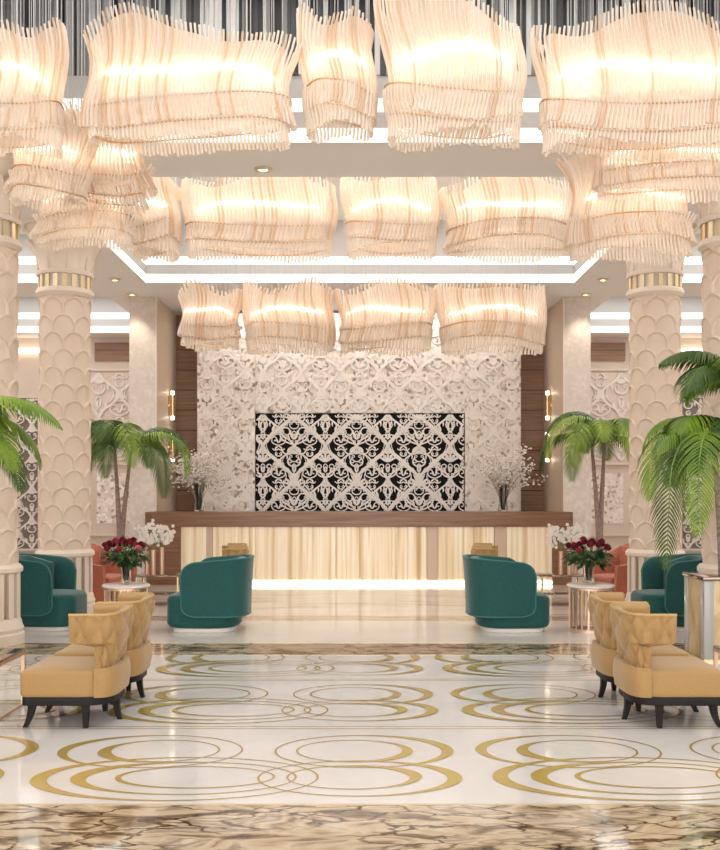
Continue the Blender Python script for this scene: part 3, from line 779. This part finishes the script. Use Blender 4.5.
# ------------------------------------------------------------------ teal tub chairs
def teal_chair(label):
    t = thing('tub_chair', label, 'armchair', (0, 0, 0), 0, 'teal velvet tub chairs')
    prm = (-.47, .28, .41, .75)
    mb = MB(); prism(mb, d_outline(-.36, .50, .36, .18, e=.8), .055, .44, .06, .02); mb.build('seat', M['teal'], t, 60)
    def zf(u):
        a = abs(u); top = .885 - .05 * sm(.3, 1, a); bot = .20
        if a > .82:
            k = (a - .82) / .18; c = 1 - math.sqrt(max(0, 1 - k * k)); top -= .16 * c; bot += .10 * c
        return bot, top
    sh = MB(); O, I = shell(sh, zf, prm, .06, 72, 16, lean=.035); sh.build('outer_shell', M['teal'], t, 60)
    nv = 16
    loop = [O[i][nv] for i in range(73)] + [O[72][j] for j in range(nv - 1, -1, -1)] + [O[i][0] for i in range(71, -1, -1)] + [O[0][j] for j in range(1, nv)]
    MB().tube(loop, .009, 5, closed=True).build('piping', M['teal_pipe'], t, 60)
    ic = MB(); shell(ic, lambda u: (.40, .875 - .10 * sm(.35, .9, abs(u))), (-.41, .20, .345, .75), .13, 48, 12, lambda v: .80); ic.build('back_cushion', M['teal'], t, 60)
    pl = MB(); prism(pl, d_outline(-.30, .44, .31, .16, e=.8), .0, .05, .012); pl.build('plinth', M['white_gloss'], t, 40)
    return t
tc = teal_chair('teal tub chair left of centre, seen from its back, facing left')
tc.location = (-1.81, 12.2, 0); tc.rotation_euler = (0, 0, PI - .06)
copy_tree(tc, (1.77, 12.2, 0), .06, 'teal tub chair right of centre, seen from its back, facing right')
copy_tree(tc, (-3.93, 12.35, 0), -.05, 'teal tub chair between the two left columns, facing the room')
copy_tree(tc, (3.90, 12.35, 0), PI + .05, 'teal tub chair between the two right columns, behind the palm frond')

# ------------------------------------------------------------------ coral armchairs
def coral_chair(label):
    t = thing('armchair', label, 'armchair', (0, 0, 0), 0, 'coral fabric armchairs')
    def zf(u):
        a = abs(u); return .06, .88 - .28 * sm(.25, .95, a)
    sh = MB(); shell(sh, zf, (-.42, .40, .42, .8), .13, 60, 12, lean=.04); sh.build('arm_shell', M['coral'], t, 60)
    mb = MB(); prism(mb, d_outline(-.28, .42, .285, .06), .06, .42, .04, .02); mb.build('seat_cushion', M['coral'], t, 60)
    mb = MB(); shell(mb, lambda u: (.40, .84), (-.27, .10, .275, .8), .10, 30, 8, lambda v: .52, lean=.06); mb.build('back_cushion', M['coral'], t, 60)
    for x, y in ((.3, .3), (.3, -.3), (-.28, .24), (-.28, -.24)): MB().lathe([(.02, 0), (.03, .07)], 10, x, y).build('foot', M['dark_wood'], t, 40)
    return t
cc = coral_chair('coral armchair behind the left vase of red roses'); cc.location = (-3.95, 15.05, 0); cc.rotation_euler = (0, 0, -.35)
copy_tree(cc, (3.95, 15.05, 0), PI + .35, 'coral armchair behind the right vase of red roses')

# ------------------------------------------------------------------ round slatted tables, vases and roses
def drum_table(label):
    t = thing('side_table', label, 'table', (0, 0, 0), 0, 'round slatted side tables')
    MB().lathe([(0, .525), (.27, .525), (.285, .535), (.285, .555), (.27, .565), (0, .565)], 40, cap=False).build('table_top', M['marble_top'], t, 40)
    MB().lathe([(.21, .0), (.265, .0), (.265, .03), (.21, .03)], 40, cap=False).build('base_ring', M['copper'], t, 40)
    MB().lathe([(.21, .50), (.262, .50), (.262, .526), (.21, .526)], 40, cap=False).build('top_ring', M['copper'], t, 40)
    sl = MB(); sl.box(.242, .257, -.011, .011, .02, .51); me = sl.mesh('slat', M['copper'])
    for k in range(20):
        o = link('slat', me, t); o.rotation_euler = (0, 0, 2 * PI * k / 20)
    return t
dt = drum_table('round marble-topped slatted table under the right red roses'); dt.location = (2.79, 12.1, 0)
copy_tree(dt, (-2.83, 12.1, 0), 0, 'round marble-topped slatted table under the left red roses')
def vase(label, h=.30, r=.085):
    t = tag(MB().lathe([(0, .004), (r * .72, .004), (r * .8, .02), (r * .62, h * .45), (r, h), (r * .93, h), (r * .55, h * .45), (r * .7, .03), (0, .025)], 24, cap=False).build('vase', M['glass'], None, 60), label, 'vase', 'clear glass vases')
    return t
v1 = vase('clear glass vase of red roses on the right round table'); v1.location = (2.77, 12.1, .566)
v2 = v1.copy(); C.objects.link(v2); v2.location = (-2.83, 12.1, .566); v2['label'] = 'clear glass vase of red roses on the left round table'
def rose_head():
    mb = MB()
    for layer, (r, z, n, tilt) in enumerate(((.048, 0, 6, .95), (.036, .012, 5, .6), (.022, .020, 4, .3))):
        for k in range(n):
            a = 2 * PI * k / n + layer * .5; G = []
            for i in range(5):
                row = []
                for j in range(5):
                    uu = (i / 4 - .5) * 1.5; vv = j / 4
                    rad = r * (.35 + .65 * vv ** .7); zz = z - .012 + .045 * vv - .012 * tilt * vv ** 3
                    an = a + uu * (1.15 if vv > .2 else .6); row.append((rad * math.cos(an), rad * math.sin(an), zz))
                G.append(row)
            mb.grid(G)
    mb.ball((0, 0, .022), .016, 1)
    return mb
RH = {k: rose_head().mesh('rose_head', M[k], 70) for k in ('rose_red', 'rose_pink', 'rose_coral')}
def bouquet(label, seed, loc):
    rnd = random.Random(seed)
    t = thing('rose_bouquet', label, 'bouquet', loc, 0, 'rose bouquets'); stems, leaves = MB(), MB()
    pts = []
    for k in range(21):
        a = 2.4 * k; rr = .25 * math.sqrt((k + .5) / 21); z = .50 - .9 * rr * rr * 2 + rnd.uniform(-.03, .04)
        pts.append((rr * math.cos(a) * 1.1, rr * math.sin(a), z))
    for i, p in enumerate(pts):
        m_ = rnd.choices(('rose_red', 'rose_pink', 'rose_coral'), (.64, .32, .04))[0]
        o = link('rose_head', RH[m_], t, p); o.scale = (1.05,) * 3; o.rotation_euler = (-p[1] * 1.6, p[0] * 1.6, rnd.uniform(0, 6))
        stems.tube([(p[0] * .1, p[1] * .1, .03), (p[0] * .22, p[1] * .22, .27), (p[0] * .7, p[1] * .7, p[2] - .12), (p[0], p[1], p[2])], .005, 5)
    for k in range(300):
        a = rnd.uniform(0, 6.28); rr = .25 * math.sqrt(rnd.random()); z = .24 + rnd.random() * .20 * (1 - rr); L = rnd.uniform(.07, .13); ti = rnd.uniform(-1.0, .4)
        dx, dy = math.cos(a + rnd.uniform(-.6, .6)), math.sin(a + rnd.uniform(-.6, .6)); c = Vector((rr * math.cos(a), rr * math.sin(a), z))
        d = Vector((dx * math.cos(ti), dy * math.cos(ti), math.sin(ti))); s_ = Vector((-dy, dx, rnd.uniform(-.3, .3))) * L * .3
        leaves.add([c, c + d * L * .5 + s_, c + d * L, c + d * L * .5 - s_], [(0, 1, 2), (0, 2, 3)])
    stems.build('stems', M['palm_stem'], t, 60)
    o = leaves.build('leaves', M['leaf_dark'], t); o['kind'] = 'stuff'
bouquet('red rose bouquet left, in front of the left coral armchair', 3, (-2.83, 12.1, .58))
bouquet('red rose bouquet right, in front of the right coral armchair', 4, (2.77, 12.1, .58))

# glass consoles with white orchids in slim vases
def console(x, y, nm):
    t = thing('glass_table', 'low glass table with brass legs under the %s white flowers' % nm, 'table', (x, y, 0), 0, 'low glass tables')
    MB().rbox(-.34, .34, -.28, .28, .425, .445, .006, 2).build('glass_top', M['bronze_glass'], t, 40)
    MB().rbox(-.29, .29, -.24, .24, .16, .172, .004, 2).build('glass_shelf', M['glass'], t, 40)
    for sx in (-1, 1):
        for sy in (-1, 1): MB().box(sx * .31 - .012, sx * .31 + .012, sy * .25 - .012, sy * .25 + .012, 0, .426).build('leg', M['gold'], t)
console(-2.98, 14.9, 'left'); console(2.98, 14.9, 'right')
def white_flowers(x, y, z, nm, seed):
    rnd = random.Random(seed)
    for k, (dx, dy, side) in enumerate(((-.09, .03, 'leftmost'), (.02, -.05, 'middle'), (.13, .04, 'rightmost'))):
        tag(MB().lathe([(0, 0), (.035, 0), (.032, .34 + .03 * k), (.028, .34 + .03 * k), (.028, .02), (0, .02)], 16, x + dx, y + dy, cap=False).build('slim_vase', M['copper'], None, 50), '%s of the slim copper vases on the %s glass table' % (side, nm), 'vase', 'slim copper vases').location = (0, 0, z)
    t = thing('flower_bouquet', 'white orchid bunch spreading over the %s copper vases' % nm, 'bouquet', (x + .02, y, z), 0, 'white orchid bunches')
    st, fl_ = MB(), MB()
    for k in range(16):
        a = rnd.uniform(0, 6.28); rr = rnd.uniform(.05, .26); p = Vector((rr * math.cos(a), rr * .7 * math.sin(a), rnd.uniform(.46, .72)))
        b = rnd.choice(((-.11, .03), (0, -.05), (.11, .04))); st.tube([(b[0], b[1], .06), (b[0], b[1], .36), (p + Vector((b[0], b[1], .45))) / 2 + Vector((0, 0, .06)), p], .004, 4)
        for q in range(12):
            c = p + Vector((rnd.gauss(0, .05), rnd.gauss(0, .05), rnd.gauss(0, .045)))
            for m_ in range(5):
                aa = 2 * PI * m_ / 5 + q; n_ = Vector((math.cos(aa), rnd.uniform(-.4, .1), math.sin(aa))) * .03; s_ = Vector((-math.sin(aa), 0, math.cos(aa))) * .012
                fl_.add([c, c + n_ * .6 + s_, c + n_, c + n_ * .6 - s_], [(0, 1, 2, 3)])
    st.build('stems', M['palm_stem'], t, 60); o = fl_.build('blossoms', M['petal_white'], t); o['kind'] = 'stuff'
white_flowers(-3.08, 14.85, .446, 'left', 5); white_flowers(3.08, 14.85, .446, 'right', 6)

# blossom branches in glass vases on the desk
def blossom(x, seed, nm):
    y, z = 18.35, 1.306; rnd = random.Random(seed)
    v = vase('tall clear glass vase at the %s end of the desk' % nm, .52, .11); v.location = (x, y, z); v['group'] = 'tall desk vases'
    t = thing('blossom_branches', 'white blossom branches in the tall vase at the %s end of the desk' % nm, 'flower arrangement', (x, y, z), 0, 'white blossom arrangements')
    br, bl = MB(), MB()
    for k in range(32):
        a = rnd.uniform(0, 6.28); R = rnd.uniform(.1, .72); top = rnd.uniform(.75, 1.32) - .35 * R
        P = [Vector((.03 * math.cos(a), .03 * math.sin(a), .04)), Vector((.08 * math.cos(a), .06 * math.sin(a), .52)), Vector((R * .6 * math.cos(a), R * .4 * math.sin(a), .52 + (top - .52) * .6)), Vector((R * math.cos(a), R * .6 * math.sin(a), top))]
        pts = [(1 - s) ** 3 * P[0] + 3 * s * (1 - s) ** 2 * P[1] + 3 * s * s * (1 - s) * P[2] + s ** 3 * P[3] for s in [i / 10 for i in range(11)]]
        br.tube(pts, lambda u: .008 - .005 * u, 5)
        for q in range(34):
            p = pts[rnd.randint(5, 10)] + Vector((rnd.gauss(0, .06), rnd.gauss(0, .05), rnd.gauss(0, .06)))
            bl.ball(p, rnd.uniform(.014, .030), 1, (1, 1, .7))
    br.build('branches', M['branch'], t, 60); o = bl.build('blossoms', M['petal_white'], t, 60); o['kind'] = 'stuff'
blossom(PX(199, 18.35), 7, 'left'); blossom(PX(503, 18.35), 8, 'right')

# ------------------------------------------------------------------ palms
def frond(mb, st, L, a, elev, droop, rnd, nl=30, lw=.035, ll=.46, twist=0):
    """arching rachis from the origin in compass direction a, then drooping leaflets"""
    pts = []; p = Vector((0, 0, 0)); e = elev; n = 16; da = 0
    for i in range(n + 1):
        pts.append(p.copy()); e = max(-1.48, elev - droop * (i / n) ** 1.1); da += twist / n
        p = p + Vector((math.cos(a + da) * math.cos(e), math.sin(a + da) * math.cos(e), math.sin(e))) * L / n
    st.tube(pts, lambda u: .014 * (1 - .85 * u), 5)
    for k in range(nl):
        s = .16 + .84 * k / (nl - 1); f = s * n; i = min(n - 1, int(f)); c = pts[i].lerp(pts[i + 1], f - i); tg = (pts[i + 1] - pts[i]).normalized()
        sd = Vector((math.sin(a), -math.cos(a), 0)); up = sd.cross(tg)
        l = ll * (math.sin(PI * min(1, .22 + .76 * s)) ** .7) * rnd.uniform(.9, 1.08)
        for sg in (-1, 1):
            d0 = (sd * sg * .82 + tg * .55 + up * .22).normalized(); G = []
            q = c.copy(); d = d0
            for j in range(5):
                w = lw * (.5, 1, .95, .6, .05)[j] * .5; cr = tg * w * 1.2
                G.append([tuple(q - cr), tuple(q + up * w * .5), tuple(q + cr)])
                d = (d + Vector((0, 0, -.24 - .10 * j))).normalized(); q = q + d * l / 4
            mb.grid(G)
def palm(name, label, loc, base_z, trunks, fronds, seed, ll=.46):
    rnd = random.Random(seed)
    t = thing(name, label, 'palm', loc, 0, 'potted palms')
    for (dx, dy, h, fr) in [(tr[0], tr[1], tr[2], tr[3]) for tr in trunks]:
        tk = MB(); pts = [Vector((dx * s ** 1.3, dy * s, base_z + (h - base_z) * s)) for s in [i / 8 for i in range(9)]]
        tk.tube(pts, lambda u: .055 - .030 * u, 10); tk.build('trunk', M['trunk'], t, 60)
        crown = Vector((dx, dy, h))
        for (L, a, el, dr, tw) in fr:
            lf, st = MB(), MB(); frond(lf, st, L, math.radians(a), math.radians(el), math.radians(dr), rnd, 38, .026, ll, tw)
            for mb in (lf, st): mb.v = [tuple(Vector(v) + crown) for v in mb.v]
            o = lf.build('frond', M['palm_a'] if rnd.random() < .62 else M['palm_b'], t, 70); st.build('leaf_stem', M['palm_stem'], o, 60)
    return t
def pot(t, z, r, m):
    MB().lathe([(0, 0), (r * .78, 0), (r * .85, .03), (r, z), (r * .92, z), (r * .9, z - .05)], 28, cap=False).build('pot', m, t, 40)
    MB().lathe([(0, z - .05), (r * .9, z - .05)], 28, cap=False).build('soil', M['soil'], t)
# far palms
far0 = [(1.15, 200, 62, 120, 0), (1.1, 250, 55, 125, .3), (1.2, 300, 60, 130, 0), (1.25, 345, 58, 120, 0), (1.05, 20, 45, 120, 0), (1.1, 160, 50, 130, 0), (1.2, 225, 30, 95, 0), (1.2, 315, 30, 100, 0), (.95, 270, 80, 95, 0), (1.1, 5, 74, 105, 0), (1.1, 180, 78, 100, 0), (.95, 80, 60, 110, 0), (1.0, 120, 60, 110, 0)]
far = [(L * 1.36, a, min(78, e + 8), dr + 72, w) for L, a, e, dr, w in far0]
for s, lb, sd in ((-1, 'potted palm behind the left coral armchair, before the left pier', 3), (1, 'potted palm behind the right coral armchair, before the right pier', 9)):
    tr = [(-.10, 0, 2.42, far[::2]), (.16, .05, 2.28, far[1::2])]
    if s > 0: tr = [(-.13, 0, 2.42, [(L, 180 - a, e, d, -w) for L, a, e, d, w in far[::2]]), (.10, .05, 2.55, [(L, 180 - a, e, d, -w) for L, a, e, d, w in far[1::2]])]
    t = palm('potted_palm', lb, (s * 4.05, 16.9, 0), .55, tr, None, sd, .50)
    pot(t, .6, .30, M['white_gloss'])
# near right palm in a glass-cornered planter
near = [(.85, 188, 46, 100, 0), (1.0, 205, 40, 165, 0), (1.2, 235, 52, 150, 0), (1.1, 165, 62, 120, 0), (1.0, 150, 30, 110, 0), (1.1, 265, 60, 140, 0), (1.1, 300, 55, 120, 0),
        (1.1, 20, 50, 110, 0), (1.0, 340, 35, 120, 0), (1.05, 60, 60, 100, 0), (1.0, 120, 70, 90, 0), (.85, 195, 18, 110, 0), (.9, 215, 75, 100, 0)]
nb = [(L * (.6 if 15 < a < 155 else 1), a, e, dr + 20, w) for L, a, e, dr, w in ((.95, 180, 70, 95, 0), (1.0, 215, 50, 110, 0), (.9, 250, 65, 110, 0), (1.0, 150, 45, 100, 0), (1.0, 320, 50, 110, 0), (1.0, 20, 60, 100, 0), (.9, 90, 60, 100, 0))]
near = [(L * (.5 if 15 < a % 360 < 155 else .92), a, min(80, e + 12), dr + 50, w) for L, a, e, dr, w in near] + [(1.95, 222, 28, 215, .1), (1.7, 245, 40, 210, -.2), (1.35, 200, 50, 200, 0)]
t = palm('potted_palm', 'large palm in the mirrored planter at the right edge of the photo', (3.71, 10.2, 0), .80, [(-.10, 0, 2.13, near), (.14, .05, 2.75, nb)], None, 21, .44)
def planter(t):
    r = .31
    MB().box(-r + .10, r - .10, -r + .02, r - .02, .02, .80).build('front_panel', M['planter_gold'], t)
    MB().box(-r + .02, r - .02, -r + .10, r - .10, .02, .80).build('side_panel', M['planter_gold'], t)
    for sx in (-1, 1):
        for sy in (-1, 1):
            x0, y0 = sx * (r - .055), sy * (r - .055); MB().rbox(x0 - .05, x0 + .05, y0 - .05, y0 + .05, .02, .80, .006, 2).build('acrylic_corner', M['acrylic'], t, 40)
    MB().rbox(-r - .01, r + .01, -r - .01, r + .01, .80, .84, .008, 2).build('planter_rim', M['bronze_glass'], t, 40)
    MB().box(-r, r, -r, r, 0, .022).build('planter_base', M['gold'], t)
planter(t)
# near left palm, its stem just outside the frame
nl_ = [(1.35, -8, 40, 95, 0), (1.2, -25, 25, 120, 0), (1.15, -40, 45, 150, 0), (1.2, 12, 28, 120, 0), (1.2, -15, 5, 95, 0), (.8, 60, 55, 100, 0), (1.0, 200, 50, 100, 0), (1.0, 150, 50, 100, 0), (1.0, 270, 50, 120, 0), (1.0, -60, 60, 120, 0)]
t = palm('potted_palm', 'palm reaching into the photo from beyond the left edge', (-4.05, 9.75, 0), .80, [(-.02, 0, 2.36, nl_)], None, 33, .44)
planter(t)

# ------------------------------------------------------------------ low bronze tables beside the mustard chairs
def low_table(label, loc):
    t = thing('coffee_table', label, 'table', loc, 0, 'bronze glass coffee tables')
    MB().rbox(-.52, .52, -.5, .5, .425, .445, .005, 2).build('table_top', M['bronze_glass'], t, 40)
    f_ = MB()
    for sx in (-1, 1): f_.box(sx * .51 - .012, sx * .51 + .012, -.5, .5, .40, .425)
    for sy in (-1, 1): f_.box(-.5, .5, sy * .49 - .012, sy * .49 + .012, .40, .425)
    f_.build('frame', M['copper'], t)
    for sx in (-1, 1):
        for sy in (-1, 1): MB().box(sx * .505 - .014, sx * .505 + .014, sy * .485 - .014, sy * .485 + .014, 0, .401).build('leg', M['copper'], t)
        MB().box(sx * .505 - .01, sx * .505 + .01, -.47, .47, .0, .02).build('floor_rail', M['copper'], t)
low_table('bronze glass coffee table before the nearest left mustard chair', (-3.17, 7.43, 0))
low_table('bronze glass coffee table behind the right mustard chairs', (3.38, 7.6, 0))

# ------------------------------------------------------------------ aisle back walls
for s, nm in ((-1, 'left'), (1, 'right')):
    def bx(a, b): return (min(s * a, s * b), max(s * a, s * b))
    x0, x1 = bx(5.5, 6.35)
    tag(MB().box(x0, x1, 23.93, 24.0, PZ(361, 24), PZ(343, 24)).build('wall_panel', M['walnut'], None), 'brown wood panel high on the %s aisle wall' % nm, 'wall panel')
    x0, x1 = bx(4.9, 6.6); xm = (x0 + x1) / 2
    t = thing('relief_panel', 'white scrollwork relief behind the %s palm' % nm, 'wall relief', (xm, 23.95, 0))
    MB().box(x0 - xm, x1 - xm, 0, .05, .6, 4.6).build('backing', M['wall_cream'], t)
    m_ = MB(); lattice(m_, x0 - xm + .05, x1 - xm - .05, 2.4, 4.5, -.05, .06, 1.0, 1.05, zc=2.4); m_.build('scrollwork', M['petal_white'], t)
    fr_ = MB(); frame(fr_, x0 - xm, x1 - xm, .6, 4.6, -.06, 0, .05); fr_.box(x0 - xm, x1 - xm, -.08, 0, 2.30, 2.36); fr_.build('panel_frame', M['stone_pale'], t)
    m_ = MB(); m_.box(x0 - xm + .3, x1 - xm - .3, -.02, 0, .9, 2.1); m_.build('lower_panel', M['mosaic'], t)
    x0, x1 = bx(7.7, 8.7); xm = (x0 + x1) / 2
    t = thing('wall_screen', 'tall black and white lattice beyond the %s columns' % nm, 'wall panel', (xm, 23.95, 0))
    MB().box(x0 - xm, x1 - xm, .0, .05, .3, 3.9).build('backing', mat('taupe_backing', (.22, .19, .16), .5), t)
    m_ = MB(); lattice(m_, x0 - xm, x1 - xm, .3, 3.9, -.05, .05, .7, .74, zc=.3); m_.build('lattice', M['lattice_white'], t)
    fr_ = MB(); frame(fr_, x0 - xm - .06, x1 - xm + .06, .24, 3.96, -.06, 0, .06); fr_.build('panel_frame', M['stone_pale'], t)
    x0, x1 = bx(7.0, 8.9)
    tag(MB().box(x0, x1, 23.9, 24.0, PZ(353, 24), PZ(349, 24)).build('wall_light', M['led_warm'], None), 'horizontal strip light high on the %s aisle wall' % nm, 'wall light')

# ------------------------------------------------------------------ light
w = bpy.data.worlds.new('world'); bpy.context.scene.world = w; w.use_nodes = True
w.node_tree.nodes['Background'].inputs[0].default_value = (1, .98, .96, 1); w.node_tree.nodes['Background'].inputs[1].default_value = 2.8
def area(x, y, z, sx, sy, e, col=(1, .965, .92)):
    l = bpy.data.lights.new('ceiling_fill_light', 'AREA'); l.shape = 'RECTANGLE'; l.size = sx; l.size_y = sy; l.energy = e; l.color = col  # area lights added under the ceiling to brighten the room
    o = bpy.data.objects.new('ceiling_fill_light', l); C.objects.link(o); o.location = (x, y, z); return o
area(0, 6.5, 7.25, 6.5, 6, 200); area(0, 14.6, 6.42, 6.5, 5, 110)
for s in (-1, 1):
    area(s * 6.7, 7, 6.17, 3, 6, 90); area(s * 6.7, 14.6, 6.17, 3, 5, 80); area(s * 6.7, 21, 6.17, 3, 3.5, 60)
w_ = area(0, 19.75, 5.3, 6.2, .12, 38, (1, .96, .92)); w_.rotation_euler = (math.radians(18), 0, 0)  # wall washer over the screen, added where the panels lacked light
def spot(x, y, z, e, ang=80):
    l = bpy.data.lights.new('downlight', 'SPOT'); l.energy = e; l.spot_size = math.radians(ang); l.spot_blend = .6; l.color = (1, .88, .72); l.shadow_soft_size = .06
    o = bpy.data.objects.new('downlight', l); C.objects.link(o); o.location = (x, y, z)
for x, y in ((-4.24, 17.3), (-4.24, 18.6), (4.2, 17.3), (4.2, 18.6), (-1.1, 11.35)): spot(x, y, ZS - .05, 40)
sc = bpy.context.scene
sc.view_settings.view_transform = 'Standard'; sc.view_settings.look = 'None'; sc.view_settings.gamma = 1; sc.view_settings.use_curve_mapping = False
sc.view_settings.exposure = 0.38
cy = sc.cycles
cy.use_denoising = True; cy.sample_clamp_indirect = 4; cy.caustics_reflective = False; cy.caustics_refractive = False
cy.max_bounces = 8; cy.diffuse_bounces = 4; cy.transparent_max_bounces = 16; cy.transmission_bounces = 6; cy.use_light_tree = True
